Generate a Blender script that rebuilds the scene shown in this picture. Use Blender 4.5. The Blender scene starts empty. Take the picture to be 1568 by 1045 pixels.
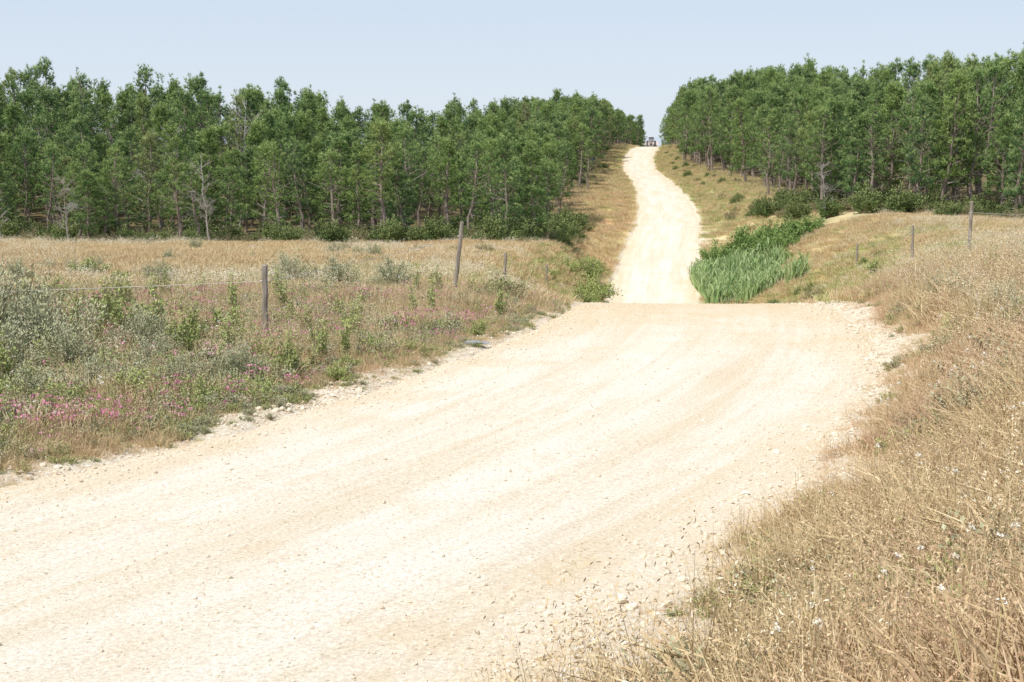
import bpy, math
import numpy as np
rng = np.random.default_rng(7)
scene = bpy.context.scene

# ------------------------------------------------------------------ noise
_tabs = {}
def vnoise(x, y, scale, seed=0):
    if seed not in _tabs:
        _tabs[seed] = np.random.RandomState(seed + 11).rand(256, 256)
    t = _tabs[seed]
    xs = np.asarray(x, float) / scale; ys = np.asarray(y, float) / scale
    xi = np.floor(xs).astype(int); yi = np.floor(ys).astype(int)
    fx = xs - xi; fy = ys - yi
    fx = fx * fx * (3 - 2 * fx); fy = fy * fy * (3 - 2 * fy)
    a = t[xi % 256, yi % 256]; b = t[(xi + 1) % 256, yi % 256]
    c = t[xi % 256, (yi + 1) % 256]; d = t[(xi + 1) % 256, (yi + 1) % 256]
    return (a * (1 - fx) + b * fx) * (1 - fy) + (c * (1 - fx) + d * fx) * fy
def fbm(x, y, scale, seed=0, o=4):
    s = 0; a = .5; n = 0
    for i in range(o):
        s = s + a * vnoise(x, y, scale / 2 ** i, seed + i); n += a; a *= .5
    return s / n
def sstep(a, b, x):
    t = np.clip((x - a) / (b - a), 0, 1)
    return t * t * (3 - 2 * t)

# ------------------------------------------------------------------ terrain profile tables
YD = np.arange(-40, 4200, .25)
def table(pts, win=17):
    p = np.array(pts, float)
    v = np.interp(YD, p[:, 0], p[:, 1])
    k = np.bartlett(win + 2)[1:-1]; k /= k.sum()
    vp = np.pad(v, win // 2, mode='edge')
    return np.convolve(vp, k, mode='valid')
CX = table([(-40,-34),(-10,-17.2),(0,-10.5),(5,-6.9),(8.7,-4.3),(10.7,-3.1),(14.2,-1.1),(18,.95),(21.4,2.2),(25.6,3.4),(30.4,4.15),
            (40,5.0),(60,6.6),(80,8.2),(93,9.3),(103,10.4),(118,12.75),(135,14.85),(160,16.8),(195,19.2),(235,21.0),
            (265,23.3),(290,26.7),(320,30.5),(400,40),(600,55),(4200,55)], 41)
HW = table([(-40,5),(8.7,4.6),(10.7,4.4),(14.2,4.0),(18,3.65),(21.4,3.45),(25.6,3.15),(30.4,2.8),(40,2.8),(60,3),(93,2.95),(118,2.75),(160,2.65),(290,2.6),(4200,2.6)])
ZR = table([(-40,0),(25,0),(29,-.02),(31,-.05),(34,-.3),(40,-1.3),(50,-3.0),(65,-5.5),(80,-6.8),(93,-6.8),(103,-5.8),(118,-3.8),
            (135,-3.0),(160,-2.0),(195,-1.4),(235,-.45),(265,1.1),(290,3.0),(320,3.5),(345,3.5),(380,2.6),(450,0),(600,-5),(4200,-5)], 21)
ZL = table([(-40,.15),(10,.1),(28,.05),(60,-1.45),(98,-3.2),(118,-3.6),(135,-2.6),(160,-1.5),(195,-.9),(235,0),(265,1.6),(290,3.5),
            (320,4.1),(380,3.4),(450,1.0),(600,-5),(4200,-5)], 41)
ZP = table([(-40,1.2),(10,1.25),(20,1.55),(25,1.45),(31,.8),(38,.2),(47,-.1),(60,-.95),(80,-1.4),(95,-1.5),(120,-1.6),(160,-.6),(195,0),
            (235,1.0),(265,2.5),(290,4.1),(320,4.4),(380,3.5),(450,1.0),(600,-5),(4200,-5)], 21)
TL = table([(-40,2.5),(30,2.5),(60,6),(100,5),(140,5),(4200,5)])
TR = table([(-40,4.2),(30,4.2),(55,9),(80,14),(108,14),(130,7),(4200,7)])
SL = np.gradient(CX, YD)
def tb(T, y): return np.interp(y, YD, T)
def lateral(x, y):
    s = x - tb(CX, y)
    c = 1 / np.sqrt(1 + tb(SL, y) ** 2)
    return s, (np.abs(s) - tb(HW, y)) * c
def hbase(x, y):
    s, d = lateral(x, y)
    left = s < 0
    side = np.where(left, tb(ZL, y), tb(ZP, y))
    T = np.where(left, tb(TL, y), tb(TR, y))
    w = sstep(0, 1, d / T)
    z = tb(ZR, y) * (1 - w) + side * w
    z = z + .05 * (vnoise(x, y, 5, 60) - .5) * (y < 400)
    return z, s, d
def ground_z(x, y):
    x = np.asarray(x, float); y = np.asarray(y, float)
    z, s, d = hbase(x, y)
    dn = d + (fbm(x, y, 1.1, 3) - .5) * 1.3
    out = sstep(.0, 1.5, dn)
    z = z + out * ((fbm(x, y, 1.6, 20) - .45) * .26 + (fbm(x, y, 9, 25) - .5) * .5)
    z = z + .05 * np.exp(-((dn - .5) / .35) ** 2) * (.4 + fbm(x, y, .5, 33))
    z = z - .12 * (1 - sstep(-.45, .3, dn))
    return z
def road_z(x, y):
    z, s, d = hbase(x, y)
    z = z + (fbm(x, y, 2.2, 40) - .5) * .03
    return z - .14 * sstep(-.25, .8, d)

# ------------------------------------------------------------------ mesh builder
class MB:
    def __init__(s): s.V=[]; s.F=[]; s.M=[]; s.t=[]; s.r=[]; s.n=0
    def add(s, V, F, mat=0, t=None, r=None):
        V = np.asarray(V, float).reshape(-1, 3)
        s.V.append(V)
        for f in F:
            f = (np.asarray(f) + s.n)
            s.F.extend(f.tolist()); s.M.extend([mat] * len(f))
        s.t.append(np.zeros(len(V)) if t is None else np.broadcast_to(t, (len(V),)))
        s.r.append(np.zeros(len(V)) if r is None else np.broadcast_to(r, (len(V),)))
        s.n += len(V)
    def obj(s, name, mats, link=True, smooth=False):
        me = bpy.data.meshes.new(name)
        me.from_pydata(np.concatenate(s.V).tolist(), [], s.F)
        for m in mats: me.materials.append(m)
        me.polygons.foreach_set('material_index', s.M)
        if smooth: me.polygons.foreach_set('use_smooth', [True] * len(s.F))
        for nm, dat in (('t', s.t), ('r', s.r)):
            a = me.attributes.new(nm, 'FLOAT', 'POINT')
            a.data.foreach_set('value', np.concatenate(dat).astype(np.float32))
        me.update()
        o = bpy.data.objects.new(name, me)
        if link: scene.collection.objects.link(o)
        return o
def norm(v): return v / (np.linalg.norm(v, axis=-1, keepdims=True) + 1e-9)
def add_blades(mb, P, D, L, W, droop, mat=0, r=None):
    n = len(P); L = np.broadcast_to(L, (n,)); W = np.broadcast_to(W, (n,))
    S = norm(np.cross(D, rng.normal(size=(n, 3))))
    mid = P + D * (L * .55)[:, None]
    hor = D.copy(); hor[:, 2] = 0
    tip = P + D * L[:, None] + hor * (droop * L)[:, None]; tip[:, 2] -= droop * L * .6
    V = np.stack([P - S * W[:, None] / 2, P + S * W[:, None] / 2, mid - S * W[:, None] * .4, mid + S * W[:, None] * .4, tip], 1).reshape(-1, 3)
    b = np.arange(n)[:, None] * 5
    rr = np.repeat(rng.random(n) if r is None else np.broadcast_to(r, (n,)), 5)
    mb.add(V, [b + np.array([0, 1, 3, 2]), b + np.array([2, 3, 4])], mat, np.tile([0, 0, .5, .5, 1], n), rr)
def add_tris(mb, P, D, L, W, mat=0, r=None, leaf=False):
    n = len(P)
    L = np.broadcast_to(L, (n,)); W = np.broadcast_to(W, (n,))
    S = norm(np.cross(D, rng.normal(size=(n, 3))))
    if leaf:
        m = P + D * (L * .5)[:, None]
        V = np.stack([P, m + S * W[:, None] / 2, P + D * L[:, None], m - S * W[:, None] / 2], 1).reshape(-1, 3)
        b = np.arange(n)[:, None] * 4
        mb.add(V, [b + np.array([0, 1, 2, 3])], mat, np.tile([0, .5, 1, .5], n), np.repeat(np.broadcast_to(r if r is not None else rng.random(n), (n,)), 4))
    else:
        V = np.stack([P - S * W[:, None] / 2, P + S * W[:, None] / 2, P + D * L[:, None]], 1).reshape(-1, 3)
        b = np.arange(n)[:, None] * 3
        mb.add(V, [b + np.array([0, 1, 2])], mat, np.tile([0, 0, 1], n), np.repeat(np.broadcast_to(r if r is not None else rng.random(n), (n,)), 3))
def add_tube(mb, pts, rad, ns=6, mat=0, cap=True, r=0.5):
    pts = np.asarray(pts, float); k = len(pts)
    T = norm(np.gradient(pts, axis=0))
    ref = np.array([1.0, .13, .07]) if abs(T[0][0]) < .8 else np.array([0, 1.0, .1])
    A = norm(np.cross(T, ref)); B = np.cross(T, A)
    an = np.linspace(0, 2 * np.pi, ns, endpoint=False)
    V = pts[:, None] + np.asarray(rad)[:, None, None] * (A[:, None] * np.cos(an)[None, :, None] + B[:, None] * np.sin(an)[None, :, None])
    q = []
    for i in range(k - 1):
        for j in range(ns):
            q.append([i*ns+j, i*ns+(j+1)%ns, (i+1)*ns+(j+1)%ns, (i+1)*ns+j])
    F = [np.array(q)]
    if cap: F.append(np.array([[(k-1)*ns + j for j in range(ns)]]))
    mb.add(V.reshape(-1, 3), F, mat, np.repeat(np.linspace(0, 1, k), ns), r)

# ------------------------------------------------------------------ materials
def newmat(name):
    m = bpy.data.materials.new(name); m.use_nodes = True
    nt = m.node_tree; nt.nodes.clear()
    out = nt.nodes.new('ShaderNodeOutputMaterial')
    return m, nt, out
def N(nt, t, **kw):
    n = nt.nodes.new(t)
    for k, v in kw.items(): setattr(n, k, v)
    return n
def mixc(nt, fac, a, b, mode='MIX'):
    n = N(nt, 'ShaderNodeMix', data_type='RGBA', blend_type=mode)
    for sock, val in ((n.inputs[0], fac), (n.inputs[6], a), (n.inputs[7], b)):
        if isinstance(val, bpy.types.NodeSocket): nt.links.new(val, sock)
        elif isinstance(val, (int, float)): sock.default_value = val
        else: sock.default_value = (*val, 1)
    return n.outputs[2]
def mathn(nt, op, a, b=0.0, clamp=False):
    n = N(nt, 'ShaderNodeMath', operation=op, use_clamp=clamp)
    for s, v in ((n.inputs[0], a), (n.inputs[1], b)):
        if isinstance(v, bpy.types.NodeSocket): nt.links.new(v, s)
        else: s.default_value = v
    return n.outputs[0]
def maprange(nt, v, a, b, c=0., d=1.):
    n = N(nt, 'ShaderNodeMapRange'); nt.links.new(v, n.inputs[0])
    n.inputs[1].default_value = a; n.inputs[2].default_value = b; n.inputs[3].default_value = c; n.inputs[4].default_value = d
    return n.outputs[0]
def noise(nt, vec, scale, detail=4, rough=.6):
    n = N(nt, 'ShaderNodeTexNoise'); n.inputs['Scale'].default_value = scale
    n.inputs['Detail'].default_value = detail; n.inputs['Roughness'].default_value = rough
    if vec is not None: nt.links.new(vec, n.inputs['Vector'])
    return n.outputs[0]
def attr(nt, name): return N(nt, 'ShaderNodeAttribute', attribute_name=name)

def leafmat(name, c1, c2, c3=None, rpow=1.0):
    m, nt, out = newmat(name)
    oi = N(nt, 'ShaderNodeObjectInfo')
    col = mixc(nt, oi.outputs['Random'], c1, c2)
    if c3 is not None:
        r = mathn(nt, 'POWER', attr(nt, 'r').outputs['Fac'], rpow)
        col = mixc(nt, r, col, c3)
    p = N(nt, 'ShaderNodeBsdfDiffuse'); nt.links.new(col, p.inputs['Color'])
    nt.links.new(p.outputs[0], out.inputs[0])
    return m
def simplemat(name, c1, c2, scale=8, rough=.8, stretch=(1, 1, 1), bump=.3, metallic=0):
    m, nt, out = newmat(name)
    tc = N(nt, 'ShaderNodeTexCoord'); mp = N(nt, 'ShaderNodeMapping')
    mp.inputs['Scale'].default_value = stretch
    nt.links.new(tc.outputs['Object'], mp.inputs[0])
    nz = noise(nt, mp.outputs[0], scale, 6)
    col = mixc(nt, maprange(nt, nz, .35, .65), c1, c2)
    p = N(nt, 'ShaderNodeBsdfPrincipled'); nt.links.new(col, p.inputs['Base Color'])
    p.inputs['Roughness'].default_value = rough; p.inputs['Metallic'].default_value = metallic
    if bump:
        b = N(nt, 'ShaderNodeBump'); b.inputs['Strength'].default_value = bump; b.inputs['Distance'].default_value = .02
        nt.links.new(nz, b.inputs['Height']); nt.links.new(b.outputs[0], p.inputs['Normal'])
    nt.links.new(p.outputs[0], out.inputs[0])
    return m

def pine_needle_mat():
    m, nt, out = newmat('pine_needles')
    oi = N(nt, 'ShaderNodeObjectInfo')
    cr = N(nt, 'ShaderNodeValToRGB'); e = cr.color_ramp.elements
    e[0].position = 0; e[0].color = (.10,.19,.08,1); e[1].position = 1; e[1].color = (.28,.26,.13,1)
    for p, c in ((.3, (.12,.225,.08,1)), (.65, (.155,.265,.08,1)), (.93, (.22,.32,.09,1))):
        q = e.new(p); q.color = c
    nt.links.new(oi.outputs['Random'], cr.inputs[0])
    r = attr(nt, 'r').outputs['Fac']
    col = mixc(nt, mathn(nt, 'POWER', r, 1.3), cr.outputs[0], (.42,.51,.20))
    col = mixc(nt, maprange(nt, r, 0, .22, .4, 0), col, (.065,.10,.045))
    p = N(nt, 'ShaderNodeBsdfDiffuse'); nt.links.new(col, p.inputs['Color'])
    nt.links.new(p.outputs[0], out.inputs[0])
    return m
M_need = pine_needle_mat()
M_bark = simplemat('pine_bark', (.18,.14,.11), (.36,.29,.24), 6, .9, (1,1,.3), 0)
M_dead = simplemat('dead_wood', (.30,.27,.24), (.48,.44,.40), 6, .9, (1,1,.3), 0)
M_straw = leafmat('straw_grass', (.62,.48,.27), (.80,.67,.43), (.52,.38,.21))
M_red = leafmat('russet_grass', (.53,.33,.20), (.64,.44,.28), (.66,.51,.33))
M_green = leafmat('green_grass', (.27,.33,.11), (.41,.43,.18), (.54,.48,.24))
M_oat = leafmat('oat_heads', (.76,.67,.48), (.84,.77,.60))
M_stalk = leafmat('stalk', (.46,.38,.19), (.56,.46,.25))
M_white = leafmat('white_petals', (.80,.77,.67), (.85,.83,.76))
M_pink = leafmat('pink_petals', (.62,.2,.33), (.7,.34,.44))
M_grey = leafmat('grey_green_leaves', (.28,.30,.17), (.37,.39,.23), (.54,.53,.34))
M_bright = leafmat('bright_leaves', (.18,.26,.08), (.29,.36,.12), (.48,.50,.20))
M_dark = leafmat('dark_leaves', (.09,.15,.05), (.15,.20,.07), (.26,.30,.12))
M_bram = leafmat('bramble_leaves', (.11,.22,.05), (.17,.28,.08), (.33,.42,.15))
M_brownb = leafmat('brown_scrub', (.26,.22,.13), (.36,.31,.18), (.26,.27,.12))
M_reed = leafmat('reed_leaves', (.22,.36,.12), (.29,.42,.15), (.50,.57,.30))
M_twig = simplemat('twigs', (.2,.15,.1), (.3,.24,.17), 9, .9, bump=0)
M_post = simplemat('weathered_wood', (.20,.16,.12), (.38,.33,.28), 10, .9, (2,2,.25), .6)
M_wire = simplemat('fence_wire', (.45,.42,.38), (.6,.56,.5), 10, .5, bump=0, metallic=.3)
M_stone = leafmat('limestone', (.60,.50,.37), (.86,.79,.66), (.70,.61,.47))

def ground_material():
    m, nt, out = newmat('dry_ground')
    tc = N(nt, 'ShaderNodeTexCoord'); v = tc.outputs['Object']
    base = attr(nt, 'col').outputs['Color']
    d = attr(nt, 'd').outputs['Fac']
    n1 = noise(nt, v, 2.2, 6); n2 = noise(nt, v, 22, 5, .7); n3 = noise(nt, v, .35, 4)
    c = mixc(nt, maprange(nt, n2, .3, .7), (.55,.5,.45), (1.35,1.32,1.25)); col = mixc(nt, 1.0, base, c, 'MULTIPLY')
    c = mixc(nt, maprange(nt, n3, .35, .65), (.8,.84,.8), (1.14,1.1,1.05)); col = mixc(nt, 1.0, col, c, 'MULTIPLY')
    sand = mixc(nt, maprange(nt, n2, .35, .62), (.66,.53,.36), (.88,.80,.66))
    sand = mixc(nt, maprange(nt, noise(nt, v, 9, 4), .52, .7), sand, (.58,.43,.26))
    dd = mathn(nt, 'ADD', d, mathn(nt, 'MULTIPLY', mathn(nt, 'SUBTRACT', n1, .5), -2.4))
    f = maprange(nt, dd, .25, .8, 1, 0)
    col = mixc(nt, f, col, sand)
    p = N(nt, 'ShaderNodeBsdfDiffuse'); nt.links.new(col, p.inputs['Color'])
    b = N(nt, 'ShaderNodeBump'); b.inputs['Strength'].default_value = .8; b.inputs['Distance'].default_value = .06
    nt.links.new(n2, b.inputs['Height']); nt.links.new(b.outputs[0], p.inputs['Normal'])
    nt.links.new(p.outputs[0], out.inputs[0])
    return m
def road_material():
    m, nt, out = newmat('gravel_road')
    uv = N(nt, 'ShaderNodeUVMap', uv_map='UVMap').outputs[0]
    tc = N(nt, 'ShaderNodeTexCoord'); v = tc.outputs['Object']
    mp = N(nt, 'ShaderNodeMapping'); mp.inputs['Scale'].default_value = (1.0, .09, 1); nt.links.new(uv, mp.inputs[0])
    st = noise(nt, mp.outputs[0], 1.0, 5, .6)
    mp2 = N(nt, 'ShaderNodeMapping'); mp2.inputs['Scale'].default_value = (1.0, .04, 1); nt.links.new(uv, mp2.inputs[0])
    st2 = noise(nt, mp2.outputs[0], 4, 5, .65)
    n1 = noise(nt, v, .7, 6, .65); n2 = noise(nt, v, 24, 6, .85); n3 = noise(nt, v, 110, 2, .6)
    d = attr(nt, 'd').outputs['Fac']
    col = mixc(nt, maprange(nt, st, .36, .6), (.775,.67,.51), (.86,.79,.68))
    col = mixc(nt, mathn(nt, 'MULTIPLY', maprange(nt, n1, .52, .70), .5), col, (.75,.60,.41))
    col = mixc(nt, mathn(nt, 'MULTIPLY', maprange(nt, st2, .5, .68), .45), col, (.90,.85,.77))
    col = mixc(nt, mathn(nt, 'MULTIPLY', maprange(nt, st2, .46, .34), .35), col, (.69,.58,.43))
    e = maprange(nt, mathn(nt, 'ADD', d, mathn(nt, 'MULTIPLY', mathn(nt, 'SUBTRACT', n1, .5), 2.4)), -1.3, .1)
    col = mixc(nt, mathn(nt, 'MULTIPLY', e, .55), col, (.76,.60,.38))
    sx = N(nt, 'ShaderNodeSeparateXYZ'); nt.links.new(v, sx.inputs[0])
    yw = mathn(nt, 'ADD', sx.outputs[1], mathn(nt, 'MULTIPLY', mathn(nt, 'SUBTRACT', noise(nt, v, .35, 5), .5), 14))
    cr_ = mathn(nt, 'MULTIPLY', maprange(nt, yw, 23, 31), maprange(nt, sx.outputs[1], 60, 45))
    col = mixc(nt, mathn(nt, 'MULTIPLY', cr_, .6), col, (.74,.57,.34))
    g = mixc(nt, maprange(nt, n2, .34, .60), (.68,.64,.58), (1.05,1.05,1.04)); col = mixc(nt, 1.0, col, g, 'MULTIPLY')
    def specks(col, scale, thr, size, c, amt):
        vo = N(nt, 'ShaderNodeTexVoronoi'); vo.inputs['Scale'].default_value = scale; nt.links.new(v, vo.inputs['Vector'])
        spot = maprange(nt, vo.outputs['Distance'], size * .6, size, 1, 0)
        sc = N(nt, 'ShaderNodeSeparateColor'); nt.links.new(vo.outputs['Color'], sc.inputs[0])
        sel = maprange(nt, sc.outputs[0], thr, thr + .02)
        return mixc(nt, mathn(nt, 'MULTIPLY', mathn(nt, 'MULTIPLY', spot, sel), amt), col, c)
    col = specks(col, 34, .76, .3, (.50,.39,.26), .65)
    col = specks(col, 17, .88, .28, (.36,.28,.20), .65)
    col = specks(col, 27, .75, .35, (.93,.90,.83), .6)
    p = N(nt, 'ShaderNodeBsdfDiffuse'); nt.links.new(col, p.inputs['Color'])
    h = mathn(nt, 'ADD', mathn(nt, 'ADD', n2, mathn(nt, 'MULTIPLY', n3, .4)), mathn(nt, 'MULTIPLY', st2, .5))
    b = N(nt, 'ShaderNodeBump'); b.inputs['Strength'].default_value = .6; b.inputs['Distance'].default_value = .025
    nt.links.new(h, b.inputs['Height']); nt.links.new(b.outputs[0], p.inputs['Normal'])
    nt.links.new(p.outputs[0], out.inputs[0])
    return m

# ------------------------------------------------------------------ forest masks
def ledge(y): return tb(CX, y) - tb(HW, y) - np.interp(y, [0, 200, 300, 400], [6.6, 6.0, 3.2, 1.5])
def redge(y): return tb(CX, y) + tb(HW, y) + np.interp(y, [0, 140, 220, 300, 400], [6.5, 6.5, 5.5, 3.2, 1.5])
def left_depth(x, y):
    front = 98.5 + 6 * (vnoise(x, y * 0, 7, 70) - .5)
    e = ledge(y) + 2.0 * (vnoise(y, y * 0, 9, 71) - .5)
    return np.minimum(y - front, e - x)
def right_depth(x, y):
    e = redge(y) + 2.0 * (vnoise(y, y * 0, 9, 72) - .5)
    front = np.maximum(96, 119 - (x - 22) * 1.9) + 3 * (vnoise(x, y * 0, 6, 73) - .5)
    return np.minimum(y - front, np.where(y > 119, x - e, x - 22))

# ------------------------------------------------------------------ ground sheet
ys = np.concatenate([np.arange(-15,6,1.), np.arange(6,34,.16), np.arange(34,125,.6), np.arange(125,360,2.), np.geomspace(362,4100,36)])
xs = np.concatenate([-np.geomspace(3000,60,30), np.arange(-58,-14,1.), np.arange(-14,12,.17), np.arange(12,37,.4), np.arange(37,60,.9), np.geomspace(61,3000,30)])
X, Y = np.meshgrid(xs, ys); X = X.ravel(); Y = Y.ravel()
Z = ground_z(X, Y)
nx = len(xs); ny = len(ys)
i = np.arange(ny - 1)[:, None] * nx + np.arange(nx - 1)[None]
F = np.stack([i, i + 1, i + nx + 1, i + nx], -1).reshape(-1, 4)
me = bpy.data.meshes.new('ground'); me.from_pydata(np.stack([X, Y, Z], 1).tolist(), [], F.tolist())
me.polygons.foreach_set('use_smooth', [True] * len(F))
s_, d_ = lateral(X, Y)
def lerp(a, b, t): return a * (1 - t[:, None]) + b * t[:, None]
C = lambda *c: np.array([c], float)
nA = sstep(.4, .6, fbm(X, Y, 3, 80)); nB = sstep(.42, .6, fbm(X, Y, 8, 84))
left = s_ < 0
cl = lerp(lerp(C(.50,.39,.25), C(.38,.36,.18), nA), C(.54,.40,.26), nB * .6)
cl = lerp(cl, lerp(C(.72,.56,.32), C(.76,.62,.38), nA), sstep(50, 78, Y) * (Y < 400))
cl = lerp(cl, lerp(C(.70,.48,.27), C(.66,.54,.28), nB), sstep(100, 110, Y))
cl = lerp(cl, lerp(C(.46,.47,.23), C(.60,.54,.30), nB), sstep(165, 200, Y))
cr = lerp(lerp(C(.55,.37,.22), C(.62,.48,.29), nA), C(.50,.42,.22), nB * .5)
cr = lerp(cr, lerp(C(.50,.46,.21), C(.62,.52,.27), nA), sstep(36, 60, Y))
cr = lerp(cr, lerp(C(.66,.56,.34), C(.72,.62,.40), nA), sstep(88, 100, Y + (nB-.5)*6))
cr = lerp(cr, lerp(C(.40,.42,.19), C(.54,.50,.27), nA), sstep(112, 130, Y))
col = np.where(left[:, None], cl, cr)
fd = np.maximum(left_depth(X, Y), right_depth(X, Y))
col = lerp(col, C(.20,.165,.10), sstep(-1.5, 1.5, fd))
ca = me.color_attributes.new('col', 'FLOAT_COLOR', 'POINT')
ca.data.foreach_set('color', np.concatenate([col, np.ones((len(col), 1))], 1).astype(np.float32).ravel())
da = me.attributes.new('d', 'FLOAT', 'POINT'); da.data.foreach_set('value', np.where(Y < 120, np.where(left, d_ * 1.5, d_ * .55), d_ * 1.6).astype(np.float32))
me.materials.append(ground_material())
scene.collection.objects.link(bpy.data.objects.new('ground', me))

# ------------------------------------------------------------------ road
ry = np.concatenate([np.arange(-14,34,.16), np.arange(34,130,.5), np.arange(130,350,1.5), np.arange(350,600,10.)])
uu = np.linspace(-1, 1, 61)
RY, U = np.meshgrid(ry, uu, indexing='ij')
cc = 1 / np.sqrt(1 + tb(SL, RY) ** 2)
RX = tb(CX, RY) + U * (tb(HW, RY) + 1.0 / cc)
rx = RX.ravel(); ryy = RY.ravel()
RZ = road_z(rx, ryy)
nu = len(uu); i = np.arange(len(ry) - 1)[:, None] * nu + np.arange(nu - 1)[None]
F = np.stack([i, i + 1, i + nu + 1, i + nu], -1).reshape(-1, 4)
me = bpy.data.meshes.new('dirt_road'); me.from_pydata(np.stack([rx, ryy, RZ], 1).tolist(), [], F.tolist())
me.polygons.foreach_set('use_smooth', [True] * len(F))
s_, d_ = lateral(rx, ryy)
da = me.attributes.new('d', 'FLOAT', 'POINT'); da.data.foreach_set('value', d_.astype(np.float32))
uvl = me.uv_layers.new(name='UVMap')
li = np.empty(len(me.loops), np.int32); me.loops.foreach_get('vertex_index', li)
alen = np.interp(ryy, YD, np.cumsum(np.sqrt(1 + SL ** 2)) * .25)
uvl.data.foreach_set('uv', np.stack([(s_)[li], alen[li]], 1).astype(np.float32).ravel())
me.materials.append(road_material())
scene.collection.objects.link(bpy.data.objects.new('dirt_road', me))

# ------------------------------------------------------------------ scatter (geometry nodes instancing)
def scatter(name, P, scl, coll, tilt=.0):
    n = len(P)
    me = bpy.data.meshes.new(name); me.from_pydata(np.asarray(P).tolist(), [], [])
    rot = np.stack([rng.normal(0, tilt, n), rng.normal(0, tilt, n), rng.random(n) * 6.283], 1)
    scl = np.asarray(scl, float)
    if scl.ndim == 1: scl = np.repeat(scl[:, None], 3, 1)
    a = me.attributes.new('rot', 'FLOAT_VECTOR', 'POINT'); a.data.foreach_set('vector', rot.astype(np.float32).ravel())
    a = me.attributes.new('scl', 'FLOAT_VECTOR', 'POINT'); a.data.foreach_set('vector', scl.astype(np.float32).ravel())
    a = me.attributes.new('idx', 'INT', 'POINT'); a.data.foreach_set('value', rng.integers(0, len(coll.objects), n).astype(np.int32))
    o = bpy.data.objects.new(name, me); scene.collection.objects.link(o)
    ng = bpy.data.node_groups.new(name + '_scatter', 'GeometryNodeTree')
    ng.interface.new_socket('Geometry', in_out='INPUT', socket_type='NodeSocketGeometry')
    ng.interface.new_socket('Geometry', in_out='OUTPUT', socket_type='NodeSocketGeometry')
    gi = ng.nodes.new('NodeGroupInput'); go = ng.nodes.new('NodeGroupOutput')
    ci = ng.nodes.new('GeometryNodeCollectionInfo'); ci.inputs['Collection'].default_value = coll
    ci.inputs['Separate Children'].default_value = True; ci.inputs['Reset Children'].default_value = True
    iop = ng.nodes.new('GeometryNodeInstanceOnPoints'); iop.inputs['Pick Instance'].default_value = True
    def na(nm, dt):
        q = ng.nodes.new('GeometryNodeInputNamedAttribute'); q.data_type = dt; q.inputs[0].default_value = nm
        return [s for s in q.outputs if s.enabled and s.name == 'Attribute'][0]
    e = ng.nodes.new('FunctionNodeEulerToRotation')
    L = ng.links.new
    L(gi.outputs[0], iop.inputs['Points']); L(ci.outputs[0], iop.inputs['Instance'])
    L(na('idx', 'INT'), iop.inputs['Instance Index'])
    L(na('rot', 'FLOAT_VECTOR'), e.inputs[0]); L(e.outputs[0], iop.inputs['Rotation'])
    L(na('scl', 'FLOAT_VECTOR'), iop.inputs['Scale'])
    L(iop.outputs[0], go.inputs[0])
    md = o.modifiers.new('scatter', 'NODES'); md.node_group = ng
    return o
def coll(name, objs):
    c = bpy.data.collections.new(name)
    for o in objs: c.objects.link(o)
    return c

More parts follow.
